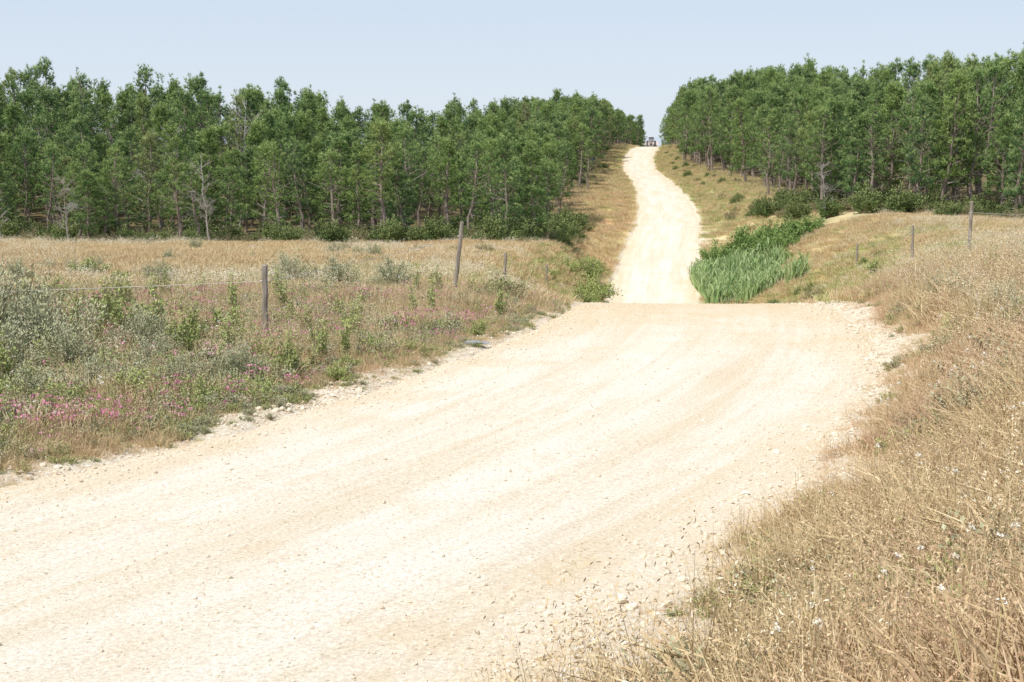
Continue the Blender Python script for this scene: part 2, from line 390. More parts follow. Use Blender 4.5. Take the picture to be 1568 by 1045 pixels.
# ------------------------------------------------------------------ pines
def rsph(n): return norm(rng.normal(size=(n, 3)))
def pine(name, H=10., R=2.0, cb=.25, dens=1.0):
    mb = MB()
    k = 9; zz = np.linspace(-.3, H * .97, k)
    bend = np.cumsum(rng.normal(0, .12, (k, 2)), 0); bend -= bend[0]
    tp = np.column_stack([bend, zz])
    add_tube(mb, tp, .15 * (1 - np.linspace(0, 1, k)) ** .8 + .018, 7, 0)
    trunk = lambda z: np.array([np.interp(z, zz, tp[:, 0]), np.interp(z, zz, tp[:, 1]), z])
    TP = []; TD = []; TR_ = []; TS = []
    for zl in np.arange(H * .08, H * cb + 1.0, .6):
        for _ in range(2):
            a = rng.random() * 6.28; L = rng.uniform(.5, 1.6); p = trunk(zl)
            d = np.array([math.cos(a), math.sin(a), rng.uniform(-.1, .3)])
            add_tube(mb, [p, p + d * L * .5 + [0, 0, .03], p + d * L], [.022, .015, .006], 3, 1)
    asym = rng.random() * 6.28
    z = H * cb
    while z < H * .92:
        u = (z - H * cb) / (H * (1 - cb))
        nb = rng.integers(4, 6)
        a0 = rng.random() * 6.28
        wv = rng.uniform(.72, 1.15)
        for b in range(nb):
            if rng.random() < .2: continue
            a = a0 + b * 6.283 / nb + rng.normal(0, .3)
            prof = max(0, 1 - u ** 1.6) ** .85 * (.62 + .38 * min(1, u / .3)) * .94 + .06
            L = R * prof * rng.uniform(.55, 1.18) * wv * (1 + .18 * math.cos(a - asym))
            el = math.radians(13 + 46 * u + rng.normal(0, 9))
            d1 = np.array([math.cos(a) * math.cos(el), math.sin(a) * math.cos(el), math.sin(el)])
            el2 = min(el + .75, 1.5)
            d2 = np.array([math.cos(a) * math.cos(el2), math.sin(a) * math.cos(el2), math.sin(el2)])
            p0 = trunk(z); p1 = p0 + d1 * L * .68; p2 = p1 + d2 * L * .32
            add_tube(mb, [p0, p1, p2], [.04 * (1 - u) + .012, .02, .008], 3, 0)
            sidev = np.array([-math.sin(a), math.cos(a), 0])
            cl = [(p2, 1.05)]
            for t, so in ((.87, .34), (.7, -.4), (.52, .3)):
                if L * t < .25 or rng.random() > .85 * dens: continue
                q = p0 + (p1 - p0) * min(1, t / .68) + (p2 - p1) * max(0, (t - .68) / .32)
                e = q + sidev * so * L * rng.uniform(.5, 1.2) * (1 if rng.random() < .5 else -1) + [0, 0, rng.uniform(.05, .4)]
                cl.append((e, .95))
            for (c, sz) in cl:
                m = int(rng.integers(4, 8) * dens) + 1
                off = rng.normal(0, 1, (m, 3)) * [.13, .13, .18] * sz
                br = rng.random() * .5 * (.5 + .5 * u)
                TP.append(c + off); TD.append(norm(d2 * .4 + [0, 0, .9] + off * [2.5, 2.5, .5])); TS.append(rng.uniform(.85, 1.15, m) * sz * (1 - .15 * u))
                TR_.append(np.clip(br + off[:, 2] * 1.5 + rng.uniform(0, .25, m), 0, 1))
        z += rng.uniform(.52, .8) * (1 - .32 * u)
    n = 18; zt = rng.uniform(H * .89, H * 1.03, n)
    TP.append(np.array([trunk(min(q, H * .97)) for q in zt]) + np.column_stack([rng.normal(0, .08, (n, 2)), np.maximum(0, zt - H * .97)])); TD.append(np.repeat([[0, 0, 1.8]], n, 0) + rng.normal(0, .25, (n, 3)))
    TR_.append(rng.uniform(.3, .7, n)); TS.append(rng.uniform(.6, .95, n))
    TP = np.concatenate(TP); TD = norm(np.concatenate(TD)); TR_ = np.concatenate(TR_); TS = np.concatenate(TS)
    m = 9
    P = np.repeat(TP, m, 0); D = norm(np.repeat(TD, m, 0) * .82 + rsph(len(P)) * .78)
    S = np.repeat(TS, m)
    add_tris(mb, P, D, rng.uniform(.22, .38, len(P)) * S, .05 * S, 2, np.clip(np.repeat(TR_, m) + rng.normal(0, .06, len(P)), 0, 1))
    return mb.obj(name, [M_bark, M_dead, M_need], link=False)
def deadtree(name, H):
    mb = MB(); k = 8; zz = np.linspace(-.2, H, k)
    bd = np.cumsum(rng.normal(0, .13, (k, 2)), 0); bd -= bd[0]; tp = np.column_stack([bd, zz])
    add_tube(mb, tp, .07 * (1 - np.linspace(0, 1, k)) + .012, 6, 0)
    def br(p, d, L, r, lv):
        q = p + d * L * .5 + rng.normal(0, .05, 3); e = q + norm(d + np.array([0, 0, .35])) * L * .5
        add_tube(mb, [p, q, e], [r, r * .7, r * .35], 3 if lv else 4, 0)
        if lv < 2:
            for _ in range(5):
                t = rng.uniform(.3, 1); s = p + (e - p) * t
                br(s, norm(d + rsph(1)[0] * .8), L * rng.uniform(.3, .55), r * .55, lv + 1)
    for _ in range(24):
        z = rng.uniform(H * .2, H * .97); a = rng.random() * 6.28; el = rng.uniform(.2, .9)
        p = np.array([np.interp(z, zz, tp[:, 0]), np.interp(z, zz, tp[:, 1]), z])
        br(p, np.array([math.cos(a) * math.cos(el), math.sin(a) * math.cos(el), math.sin(el)]), rng.uniform(.7, 1.8) * (1.1 - z / H * .6), .024, 0)
    return mb.obj(name, [M_dead], link=False)
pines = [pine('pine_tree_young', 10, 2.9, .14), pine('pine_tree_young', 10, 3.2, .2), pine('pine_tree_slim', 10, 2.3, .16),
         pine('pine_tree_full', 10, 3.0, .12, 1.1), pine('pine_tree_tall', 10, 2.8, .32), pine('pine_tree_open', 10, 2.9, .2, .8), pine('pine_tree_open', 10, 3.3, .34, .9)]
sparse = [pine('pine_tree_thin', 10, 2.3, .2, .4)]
deadp = [deadtree('dead_pine_tree', 7), deadtree('dead_pine_tree', 6)]
c_pine = coll('pine_tree_models', pines + sparse)

def jgrid(x0, x1, y0, y1, sp):
    gx, gy = np.meshgrid(np.arange(x0, x1, sp), np.arange(y0, y1, sp))
    gx = gx.ravel() + rng.uniform(-.5, .5, gx.size) * sp; gy = gy.ravel() + rng.uniform(-.5, .5, gy.size) * sp
    return gx, gy
gx, gy = jgrid(-100, 60, 94, 430, 3.3)
dep = left_depth(gx, gy)
k = (dep > 0) & ((gy < 148) | (dep < 16)) & (gx > -.38 * gy - 6)
lx, ly, ld = gx[k], gy[k], dep[k]
gx, gy = jgrid(15, 110, 90, 430, 3.3)
dep = right_depth(gx, gy)
k = (dep > 0) & ((gy < 140) | (dep < 16)) & (gx < .38 * gy + 6)
rx_, ry_, rd = gx[k], gy[k], dep[k]
tx = np.concatenate([lx, rx_]); ty = np.concatenate([ly, ry_]); td = np.concatenate([ld, rd])
isr = np.concatenate([np.zeros(len(lx), bool), np.ones(len(rx_), bool)])
edge_road = sstep(150, 220, ty)
hl = 5.5 + 6.3 * sstep(0, 36, td) + 3.6 * edge_road * (1 - sstep(0, 25, td)) + .8 * sstep(-25, 0, tx)
hr = 7.2 + 4.2 * sstep(0, 20, td) + 3.4 * sstep(125, 190, ty) * (1 - sstep(0, 30, td)) + .07 * np.clip(tx - 24, 0, 30)
hh = np.where(isr, hr, hl)
hh = hh + rng.normal(0, .85, len(tx)) + (vnoise(tx, ty, 14, 90) - .5) * 1.2
hh -= np.where(ty > 260, 2.2, 0) * sstep(260, 330, ty)
hh = np.clip(hh, 3.8, 15.5)
front = (td < 3.2) & (ty < 125)
tz = ground_z(tx, ty)
fi = np.where(~front)[0]
wd = (hh * .55 + 3.9) / 10 * rng.uniform(.85, 1.12, len(hh))
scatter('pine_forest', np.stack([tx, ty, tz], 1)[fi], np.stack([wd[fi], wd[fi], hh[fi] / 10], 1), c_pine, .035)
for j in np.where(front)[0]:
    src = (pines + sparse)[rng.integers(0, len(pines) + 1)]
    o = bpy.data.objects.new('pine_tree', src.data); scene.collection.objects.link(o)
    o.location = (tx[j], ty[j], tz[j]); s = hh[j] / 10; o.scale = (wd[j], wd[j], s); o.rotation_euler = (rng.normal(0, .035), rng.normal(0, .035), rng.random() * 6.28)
for (x, y, i, s) in [(-20.0, 94.4, 0, .85), (-29.5, 94.2, 1, .75), (-34.0, 94.6, 0, .55), (24.2, 110.2, 1, .7), (-27,110,1,1.4), (-23,120,0,1.55)]:
    o = bpy.data.objects.new('dead_pine_tree', deadp[i].data); scene.collection.objects.link(o)
    o.location = (x, y, float(ground_z(x, y))); o.scale = (s, s, s); o.rotation_euler = (.06, -.05, x)

# ------------------------------------------------------------------ shrubs
def shrub(name, R, H, n, ls, mat, stems=26, lw=.45, up=.5, link=False, sp=.085, tw=None):
    mb = MB()
    P = []; D = []
    for s in range(stems):
        a = rng.random() * 6.28; r = R * math.sqrt(rng.random()); hz = H * math.sqrt(max(.05, 1 - (r / R) ** 2)) * rng.uniform(.6, 1.15)
        e = np.array([math.cos(a) * r, math.sin(a) * r, hz]); b = e * [.15, .15, 0]
        mpt = (b + e) / 2 + rng.normal(0, .05 * R, 3)
        q_ = 1 if tw is None else .35
        add_tube(mb, [b, mpt, e], [.014 * q_, .009 * q_, .004 * q_], 3, 1)
        m = n // stems; t = rng.uniform(.25, 1.05, m)
        q = b + (e - b) * t[:, None] + rng.normal(0, sp * R, (m, 3))
        q[:, 2] = np.abs(q[:, 2]); P.append(q); D.append(norm(norm(e - b) * up + rsph(m) * .8 + [0, 0, .2]))
    P = np.concatenate(P); D = np.concatenate(D)
    add_tris(mb, P, D, rng.uniform(.6, 1.3, len(P)) * ls, ls * lw, 0, np.clip(P[:, 2] / H * .6 + rng.normal(.1, .2, len(P)), 0, 1), leaf=True)
    return mb.obj(name, [mat, M_twig if tw is None else tw], link=link)
sh_grey = [shrub('grey_shrub', .8, 1.0, 6500, .06, M_grey, 44, .3, .9), shrub('grey_shrub', .65, .75, 4600, .055, M_grey, 34, .35, .9)]
sh_bright = [shrub('green_shrub', .5, .45, 2600, .05, M_bright, 24), shrub('green_shrub', .4, .55, 1900, .055, M_bright, 20)]
sh_dark = [shrub('dark_shrub', 1.1, 1.2, 2800, .14, M_dark, 34), shrub('dark_shrub', .9, 1.5, 2400, .14, M_dark, 26)]
sh_brown = [shrub('heath_shrub', .9, .9, 2200, .11, M_brownb, 34, .3), shrub('heath_shrub', 1.0, 1.1, 2200, .11, M_brownb, 30, .3)]
sh_bram = [shrub('bramble_bush', 1.3, 1.2, 6000, .12, M_bram, 44), shrub('bramble_bush', 1.1, 1.4, 5000, .12, M_bram, 34)]
sh_weed = [shrub('tall_weed', .2, .85, 420, .07, M_bright, 7, .4, .3, sp=.16), shrub('tall_weed', .24, .65, 420, .06, M_bright, 8, .4, .3, sp=.15)]
sh_brw = [shrub('dry_weed', .2, .5, 240, .026, M_red, 10, .35, .3, sp=.16, tw=M_stalk), shrub('dry_weed', .16, .4, 200, .024, M_red, 9, .35, .3, sp=.16, tw=M_stalk)]

gx, gy = jgrid(-60, 50, 91, 128, 1.35)
dp = np.maximum(left_depth(gx, gy), right_depth(gx, gy))
k = (dp > -2.6) & (dp < 8) & (rng.random(len(gx)) < np.where(dp < 0, .55, .8)) & (np.abs(gx) < .42 * gy + 2)
gx, gy, dp = gx[k], gy[k], dp[k]
P = np.stack([gx, gy, ground_z(gx, gy) - .05], 1)
ch = rng.random(len(gx)); dkm = ch < .42
scatter('forest_undergrowth', P[dkm], rng.uniform(.5, 1.3, dkm.sum()), coll('dark_shrub_models', sh_dark))
scatter('heath_undergrowth', P[~dkm], rng.uniform(.5, 1.2, (~dkm).sum()), coll('heath_shrub_models', sh_brown))

def place(src, name, pts):
    for (x, y, s) in pts:
        o = bpy.data.objects.new(name, src[rng.integers(0, len(src))].data); scene.collection.objects.link(o)
        o.location = (x, y, float(ground_z(x, y)) - .04); o.scale = (s * rng.uniform(.9, 1.15), s, s * rng.uniform(.85, 1.1)); o.rotation_euler = (0, 0, rng.random() * 6.28)
place(sh_grey, 'grey_shrub', [(-8.4,23.2,1.5),(-7.3,22.6,1.25),(-7.7,21.0,1.1),(-6.7,21.4,.95),(-8.7,20.4,1.2),(-5.6,19.2,.6),(-6.4,18.6,.65),(-4.6,19.6,.55),(-3.9,20.2,.55),(-5.4,21.2,.7),(-6.0,22.9,.8),
      (-9.6,25,1.4),(-4.6,38,1.1),(-3.1,37,1.0),(-6.5,41,1.0),(8.1,18.6,.6),(7.9,22.6,.6),(9.6,25.5,.8),(8.6,28,.7),(7.5,20.6,.55),(7.0,17.2,.55),(9.0,23.4,.7)])
place(sh_bright, 'green_shrub', [(-6.6,17.9,.95),(-5.6,17.3,.9),(-7.1,19.6,1.05),(-5.0,18.5,.9),(-4.2,18.6,.85),(-6.1,16.4,.8),(-3.3,20.6,.9),(-2.5,21.2,.6),(-6.0,24,1.1),(-5.2,25.8,1.2),(-4.7,25.0,.9),(-2.2,22.6,.6),
      (-5.0,16.9,.7),(-5.7,15.9,.7),(-6.6,15.6,.9),(-4.1,17.9,.7),(-3.4,19.2,.7),(-2.5,20.2,.55),(-7.4,17.2,1.1),(-1.6,22.9,.5),(-.6,25.6,.6),(-3.9,21.6,.8),(-4.6,22.3,.7),
      (-6.9,27,1.3),(-3.0,26,.9),(4.5,88,2.6),(5.2,92,3.0),(5.0,97,3.0),(4.0,84,2.4),(3.4,92,2.2),(5.6,101,2.2),(2.0,80,1.8),(8.3,21,.6),(7.6,19,.5),(2.1,70,1.6),(2.8,76,2.0),(-14,47,1.3),(.3,48,1.2),(12,40,1.0),(14.5,52,1.0),(17,66,1.7)])
place(sh_weed, 'tall_weed', [(-5.9,23.4,1.2),(-5.4,24.1,1.0),(-4.6,23.2,1.1),(-6.8,24.9,1.4),(-5.1,22.3,.9),(-2.6,22.0,.8),(-2.9,21.6,.8),(-7.6,26.2,1.3),(-3.6,24.4,.8),(-7.0,18.8,.8),(8.0,20.0,.9),(9.0,26.6,1.0),(-8.3,26.5,1.5),(-7.2,25.4,1.1)])
place(sh_bram, 'bramble_bush', [(16.8,102.5,1.3),(18.3,103,1.5),(20.1,104,1.45),(17.4,105.5,1.5),(21.8,104.5,1.25),(19.6,101.6,1.1),(15.2,105,1.3),(18.6,97.5,.7)])
place(sh_dark, 'dark_shrub', [(21,108,1.0),(19.6,107.6,1.1),(22.6,112.5,1.3),(24.6,110.5,1.4),(26.6,107.5,1.3),(28.2,104.2,1.4),(30.5,99.5,1.0),(-12,95.0,1.0),(-5,95.5,1.2),(-1,96.5,1.3),(.8,98,1.3),(1.6,100.5,1.2),(-8,95,1.1)])
x = rng.uniform(-24, 2, 240); y = rng.uniform(31, 92, 240); k = (fbm(x, y, 9, 190) > .5) & (lateral(x, y)[1] > 1.5) & (rng.random(240) < .5)
scatter('field_scrub', np.stack([x, y, ground_z(x, y) - .05], 1)[k], rng.uniform(.35, .85, k.sum()), coll('field_scrub_models', sh_grey + sh_bright + sh_brown[:1]))
yy = rng.uniform(62, 330, 300); sd_ = np.where(rng.random(300) < .75, 1, -1); xx = tb(CX, yy) + sd_ * (tb(HW, yy) + rng.uniform(2.2, 9, 300))
k = (rng.random(300) < .55) & ~((sd_ < 0) & (yy < 170) & (yy > 100))
scatter('verge_scrub', np.stack([xx, yy, ground_z(xx, yy) - .05], 1)[k], rng.uniform(.3, .8, k.sum()), coll('verge_scrub_models', sh_bright + sh_brown + sh_dark[:1]))
# reeds: upright canes with long narrow leaves
mb = MB(); n = 6500
x = rng.uniform(12.7, 18.2, n); y = rng.uniform(87, 101.5, n)
k = (fbm(x, y, 2.0, 95) > .40 + .07 * np.abs(x - 15.0)) ; x = x[k]; y = y[k]; n = len(x)
P = np.stack([x, y, ground_z(x, y) - .1], 1)
D = norm(np.stack([rng.normal(0, .13, n), rng.normal(0, .13, n), np.ones(n)], 1))
Lh = rng.uniform(.8, 2.1, n) * (.3 + 1.3 * fbm(x, y, 1.3, 97))
add_blades(mb, P, D, Lh, .075, rng.uniform(.0, .3, n), 0)
n2 = int(n * 1.3); j = rng.integers(0, n, n2)
P2 = P[j] + D[j] * (Lh[j] * rng.uniform(.2, .8, n2))[:, None]
add_blades(mb, P2, norm(rsph(n2) * [.7, .7, .2] + [0, 0, 1.0]), rng.uniform(.4, .8, n2), .06, rng.uniform(.1, .5, n2), 0)
mb.obj('reeds', [M_reed])

# ------------------------------------------------------------------ grass models
def clump(name, n, R, h, w, mat, lean=.35, droop=.25):
    mb = MB()
    a = rng.random(n) * 6.28; r = R * np.sqrt(rng.random(n))
    P = np.stack([np.cos(a) * r, np.sin(a) * r, np.full(n, -.03)], 1)
    D = norm(np.stack([np.cos(a) * lean * r / R + rng.normal(0, lean * .8, n), np.sin(a) * lean * r / R + rng.normal(0, lean * .8, n), np.ones(n)], 1))
    add_blades(mb, P, D, h * rng.uniform(.35, 1.1, n), w, rng.uniform(0, droop * 2, n), 0)
    return mb.obj(name, [mat], link=False)
def seedy(name, n, R, h, mat_s, mat_h, spk=8, hl=.03, wst=.004):
    mb = MB()
    a = rng.random(n) * 6.28; r = R * np.sqrt(rng.random(n))
    P = np.stack([np.cos(a) * r, np.sin(a) * r, np.full(n, -.03)], 1)
    D = norm(np.stack([rng.normal(0, .2, n), rng.normal(0, .2, n), np.ones(n)], 1)); L = h * rng.uniform(.6, 1.1, n)
    add_blades(mb, P, D, L, wst, np.full(n, .08), 0)
    m = n * spk; j = np.repeat(np.arange(n), spk); t = rng.uniform(.68, 1.03, m)
    q = P[j] + D[j] * (L[j] * t)[:, None] + rng.normal(0, .02, (m, 3))
    dd = norm(D[j] * .3 + rsph(m) * .6 + [0, 0, -.4])
    add_tris(mb, q, dd, rng.uniform(.7, 1.3, m) * hl, hl * .3, 1, leaf=True)
    return mb.obj(name, [mat_s, mat_h], link=False)
def umbel(name, h, mat, n=3, fr=.03, cnt=14, pr=.012):
    mb = MB()
    for s in range(n):
        p = np.array([rng.normal(0, .07), rng.normal(0, .07), -.02]); tip = p + [rng.normal(0, .06), rng.normal(0, .06), h * rng.uniform(.7, 1.1)]
        add_tube(mb, [p, (p + tip) / 2 + rng.normal(0, .01, 3), tip], [.004, .003, .002], 3, 0)
        q = tip + rng.normal(0, fr * .6, (cnt, 3)) * [1, 1, .35]
        add_tris(mb, q, norm(rsph(cnt) + [0, 0, .3]), pr * 1.6, pr * 1.6, 1, leaf=True)
    return mb.obj(name, [M_stalk, mat], link=False)
c_straw = coll('straw_models', [clump('straw_clump', 40, .16, .31, .007, M_straw, .45) for _ in range(4)] + [seedy('straw_seeds', 14, .12, .46, M_straw, M_straw, 9, .013, .003)])
c_red = coll('russet_models', [clump('russet_clump', 38, .15, .24, .007, M_red, .5) for _ in range(3)] + [seedy('russet_seeds', 16, .12, .36, M_red, M_red, 9, .013, .003)])
c_green = coll('green_models', [clump('green_clump', 36, .13, .2, .008, M_green, .5) for _ in range(2)] + [shrub('low_herb', .16, .13, 260, .03, M_green, 10, .5)])
c_low = coll('low_herb_models', [shrub('low_herb', .22, .18, 420, .028, M_grey, 14, .5), shrub('low_herb', .2, .14, 360, .028, M_bright, 12, .5)])
c_oat = coll('oat_models', [seedy('wild_oats', 9, .15, .7, M_stalk, M_oat, 8, .02, .003) for _ in range(3)])
c_white = coll('white_flower_models', [umbel('white_flower', .55, M_white, 1, .022, 14, .008), umbel('white_flower', .42, M_white, 2, .014, 8, .007)])
c_pink = coll('pink_flower_models', [umbel('pink_flower', .28, M_pink, 4, .026, 6, .014)])
c_fst = coll('field_straw_models', [clump('field_straw', 120, .6, .38, .02, M_straw, .35) for _ in range(3)])
c_fgr = coll('field_green_models', [clump('field_green', 110, .6, .32, .022, M_green, .45) for _ in range(2)])
c_frd = coll('field_russet_models', [clump('field_russet', 110, .6, .34, .018, M_red, .45) for _ in range(2)])
c_foat = coll('field_oat_models', [seedy('field_oats', 24, .5, .65, M_stalk, M_oat, 7, .05, .006) for _ in range(2)])

def samp(n, y0, y1, margin=2, kx=.39):
    y = y0 + (y1 - y0) * rng.random(n)
    x = rng.uniform(-1, 1, n) * (kx * y + margin)
    keep = rng.random(n) < (kx * y + margin) / (kx * y1 + margin)
    return x[keep], y[keep]
def put(name, x, y, s, c, hs=None, tilt=.06, dz=-.01):
    P = np.stack([x, y, ground_z(x, y) + dz], 1)
    s = np.asarray(s)
    scl = np.stack([s, s, s * (1 if hs is None else hs)], 1)
    return scatter(name, P, scl, c, tilt)
# near belt
x, y = samp(58000, 5, 34)
x2, y2 = samp(20000, 5, 17); x = np.concatenate([x, x2]); y = np.concatenate([y, y2])
s_, d_ = lateral(x, y); left = s_ < 0
dn = d_ + (fbm(x, y, .9, 101) - .5) * np.where(left, .7, 1.8) - np.where(left, 0, .05)
k = (dn > .0) & (rng.random(len(x)) < np.where(left, sstep(-.05, .45, dn), .10 + sstep(.1, 1.2, dn)))
x, y, left, dn = x[k], y[k], left[k], dn[k]
g = fbm(x, y, 1.6, 110); g2 = fbm(x, y, 2.2, 115); u = rng.random(len(x))
pg = np.where(left, (.28 + .5 * sstep(.42, .6, g)) * (1 - .5 * sstep(22, 28, y)), .06 + .36 * sstep(.52, .62, g))
pr = (1 - pg) * np.where(left, .35 + .35 * sstep(.45, .6, g2), np.clip(.22 + .6 * sstep(.44, .56, g2) + .35 * (1 - sstep(.6, 2.2, dn)) * sstep(10, 14, y), 0, .95) * (1 - .25 * sstep(15, 10, y)))
sc = rng.uniform(.6, 1.35, len(x)) * (.5 + np.where(left, .65, 1.15) * sstep(0, 2.0, dn)) * (.5 + 1.05 * fbm(x, y, 1.1, 118))
a = u < pg; b = (~a) & (u < pg + pr); c = ~(a | b)
ah = a & (rng.random(len(x)) < np.where(left, .6, .25))
a2 = a & ~ah
put('green_grass', x[a2], y[a2], sc[a2], c_green)
put('low_herbs', x[ah], y[ah], sc[ah] * 1.05, c_low)
put('russet_grass', x[b], y[b], sc[b], c_red)
put('straw_grass', x[c], y[c], sc[c], c_straw)
k = (rng.random(len(x)) < np.where(left, .018, .08 * sstep(15, 24, y) + .003) * (dn > .9)); put('wild_oats', x[k], y[k], np.clip(sc[k], .6, 1.4), c_oat)
k = (rng.random(len(x)) < .016) & (dn > .6); put('white_flowers', x[k], y[k], np.clip(sc[k], .7, 1.3), c_white)
k = (rng.random(len(x)) < .12 * sstep(.46, .62, fbm(x, y, 1.4, 130)) + .01) & left & (dn > .4); put('pink_flowers', x[k], y[k], np.clip(sc[k], .6, 1.3), c_pink)
k = (rng.random(len(x)) < .014) & (dn > np.where(left, .4, .1)); put('dry_weeds', x[k], y[k], rng.uniform(.4, 1.0, k.sum()), coll('dry_weed_models', sh_brw))
k = (rng.random(len(x)) < .009) & (dn > 1) & left & (y > 17); put('green_weeds', x[k], y[k], rng.uniform(.4, 1.0, k.sum()), coll('green_weed_models', sh_weed))
# mid belt
x, y = samp(36000, 31, 104, margin=2)
s_, d_ = lateral(x, y); left = s_ < 0
fdp = np.maximum(left_depth(x, y), right_depth(x, y))
k = (d_ > .5) & (fdp < 1); x, y, left, d_ = x[k], y[k], left[k], d_[k]
g = fbm(x, y, 6, 140); u = rng.random(len(x))
pg = np.where(left, np.where(y < 55, .12 + .45 * sstep(.43, .58, g), .03 + .25 * sstep(.48, .62, g)), np.where(y < 88, .25 + .5 * sstep(.4, .6, g), .08))
pg = np.where((d_ < 5) & (y > 55), .55, pg)
pr = (1 - pg) * np.where(y < 46, .5, .08)
a = u < pg; b = (~a) & (u < pg + pr); c = ~(a | b)
sc = rng.uniform(.55, 1.25, len(x)) * np.where(y > 60, .85, .8)
put('field_green_grass', x[a], y[a], sc[a], c_fgr); put('field_russet_grass', x[b], y[b], sc[b], c_frd); put('field_straw_grass', x[c], y[c], sc[c], c_fst)
k = (rng.random(len(x)) < .16 * sstep(.5, .62, fbm(x, y, 8, 150)) + .008) & (left | (y > 55)); put('field_wild_oats', x[k], y[k], sc[k], c_foat)
k = (rng.random(len(x)) < .02) & (y < 70); put('field_white_flowers', x[k], y[k], sc[k] * 2.0, c_white)
# far verges
yy = rng.uniform(100, 345, 12000); side = rng.random(len(yy)) < .5
xx = tb(CX, yy) + np.where(side, 1, -1) * (tb(HW, yy) + rng.uniform(.6, 9.5, len(yy)))
g = fbm(xx, yy, 9, 160); u = rng.random(len(xx))
a = u < np.where(side, .45, np.where(yy < 160, .12, .4)) * (.3 + 1.3 * g); b = (~a) & (~side) & (yy < 165) & (u < .4)
c = ~(a | b)
put('verge_green_grass', xx[a], yy[a], rng.uniform(.6, 1.3, a.sum()), c_fgr); put('verge_straw_grass', xx[c], yy[c], rng.uniform(.6, 1.2, c.sum()), c_fst)
put('verge_russet_grass', xx[b], yy[b], rng.uniform(.6, 1.1, b.sum()), c_frd)

# ------------------------------------------------------------------ stones
import bmesh
def stone(name, sub=1):
    bm = bmesh.new(); bmesh.ops.create_icosphere(bm, subdivisions=sub, radius=.5)
    V = np.array([v.co[:] for v in bm.verts]); Fc = np.array([[v.index for v in f.verts] for f in bm.faces]); bm.free()
    V = V * (1 + rng.normal(0, .13, (len(V), 1))) * [1, rng.uniform(.65, .95), rng.uniform(.45, .7)]
    mb = MB(); mb.add(V, [Fc], 0, 0., rng.random()); return mb.obj(name, [M_stone], link=False)
c_peb = coll('pebble_models', [stone('pebble') for _ in range(5)])
c_rock = coll('rock_models', [stone('rock', 2) for _ in range(4)])
y = 5 + 29 * rng.random(60000) ** 1.3; x = tb(CX, y) + rng.uniform(-1.0, 1.0, len(y)) * (tb(HW, y) + .8)
s_, d_ = lateral(x, y)
k = (rng.random(len(x)) < (.35 + .65 * sstep(-1.6, -.2, d_)) * np.where(fbm(x, y, 1.2, 170) > .5, 1, .5)) & (np.abs(x) < .42 * y + 2)
x, y, s_, d_ = x[k], y[k], s_[k], d_[k]
sz = .009 + .010 * rng.exponential(1, len(x)) * (.8 + .6 * sstep(-1.2, .2, d_)); sz = np.clip(sz, 0, .06)
P = np.stack([x, y, np.maximum(road_z(x, y), ground_z(x, y)) + sz * .12], 1)
scatter('pebbles', P, sz, c_peb, .4)
nr = 1900
y = np.concatenate([rng.uniform(8, 31, nr), rng.normal(18.8, .9, 380)]); sd = np.concatenate([np.where(rng.random(nr) < .18, -1, 1), -np.ones(380)])
x = tb(CX, y) + sd * (tb(HW, y) + rng.normal(.15, .34, len(y)) + (np.arange(len(y)) >= nr) * .25)
sz = np.clip(.018 + .022 * rng.exponential(1, len(x)), .018, .11)
P = np.stack([x, y, np.maximum(road_z(x, y), ground_z(x, y)) + sz * .05], 1)
scatter('road_edge_rocks', P, sz, c_rock, .4)
o = bpy.data.objects.new('flat_stone', c_rock.objects[0].data.copy()); scene.collection.objects.link(o)
o.data.materials[0] = simplemat('grey_stone', (.22,.23,.24), (.36,.36,.36), 6)
o.location = (-.62, 24.2, float(ground_z(-.62, 24.2)) + .05); o.scale = (.42, .3, .12)

# ------------------------------------------------------------------ fences
def post(par, x, y, h, r, leanx=0, leany=0, name='post'):
    z = float(ground_z(x, y)); mb = MB()
    t = np.linspace(0, 1, 8)
    pts = np.column_stack([leanx * t + rng.normal(0, .008, 8), leany * t + rng.normal(0, .006, 8), -.3 + (h + .3) * t])
    rad = r * (1.05 - .15 * t) * (1 + rng.normal(0, .05, 8))
    pts = np.vstack([pts, pts[-1] + [0, 0, .02]]); rad = np.append(rad, rad[-1] * .7)
    add_tube(mb, pts, rad, 9, 0)
    add_tube(mb, [[leanx*.8 - r*1.3, 0, h*.8], [leanx*.8 + r*1.3, 0, h*.8+.01]], [.016, .016], 5, 1)
    ob = mb.obj(name, [M_post, M_wire], smooth=False); ob.location = (x, y, z); ob.parent = par
    return [np.array([x + leanx * f, y + leany * f, z + h * f]) for f in (.80, .45)]
def wires(par, A, k, name, sag=.05):
    for a, b in zip(A[:-1], A[1:]):
        t = np.linspace(0, 1, 13); p = a[k][None] * (1 - t)[:, None] + b[k][None] * t[:, None]; p[:, 2] -= sag * 4 * t * (1 - t)
        mb = MB(); add_tube(mb, p, np.full(13, .0045), 4, 0); o = mb.obj(name, [M_wire]); o.parent = par
e1 = bpy.data.objects.new('wire_fence', None); scene.collection.objects.link(e1)
A = [post(e1, -15.5, 21.5, 1.3, .05), post(e1, -4.22, 24.1, 1.32, .055, .02), post(e1, -1.5, 36, 1.75, .055, .24), post(e1, -.28, 55, 1.4, .055, .02), post(e1, 1.86, 75, 1.4, .055, -.03)]
wires(e1, A, 0, 'top_wire')
e2 = bpy.data.objects.new('wire_fence', None); scene.collection.objects.link(e2)
A = [post(e2, 14.0, 34, 1.5, .055), post(e2, 15.1, 47, 1.75, .06, .03), post(e2, 16.9, 60, 1.75, .06, -.02), post(e2, 19.4, 80, 1.4, .06, .02)]
wires(e2, A, 0, 'top_wire'); wires(e2, A, 1, 'lower_wire')

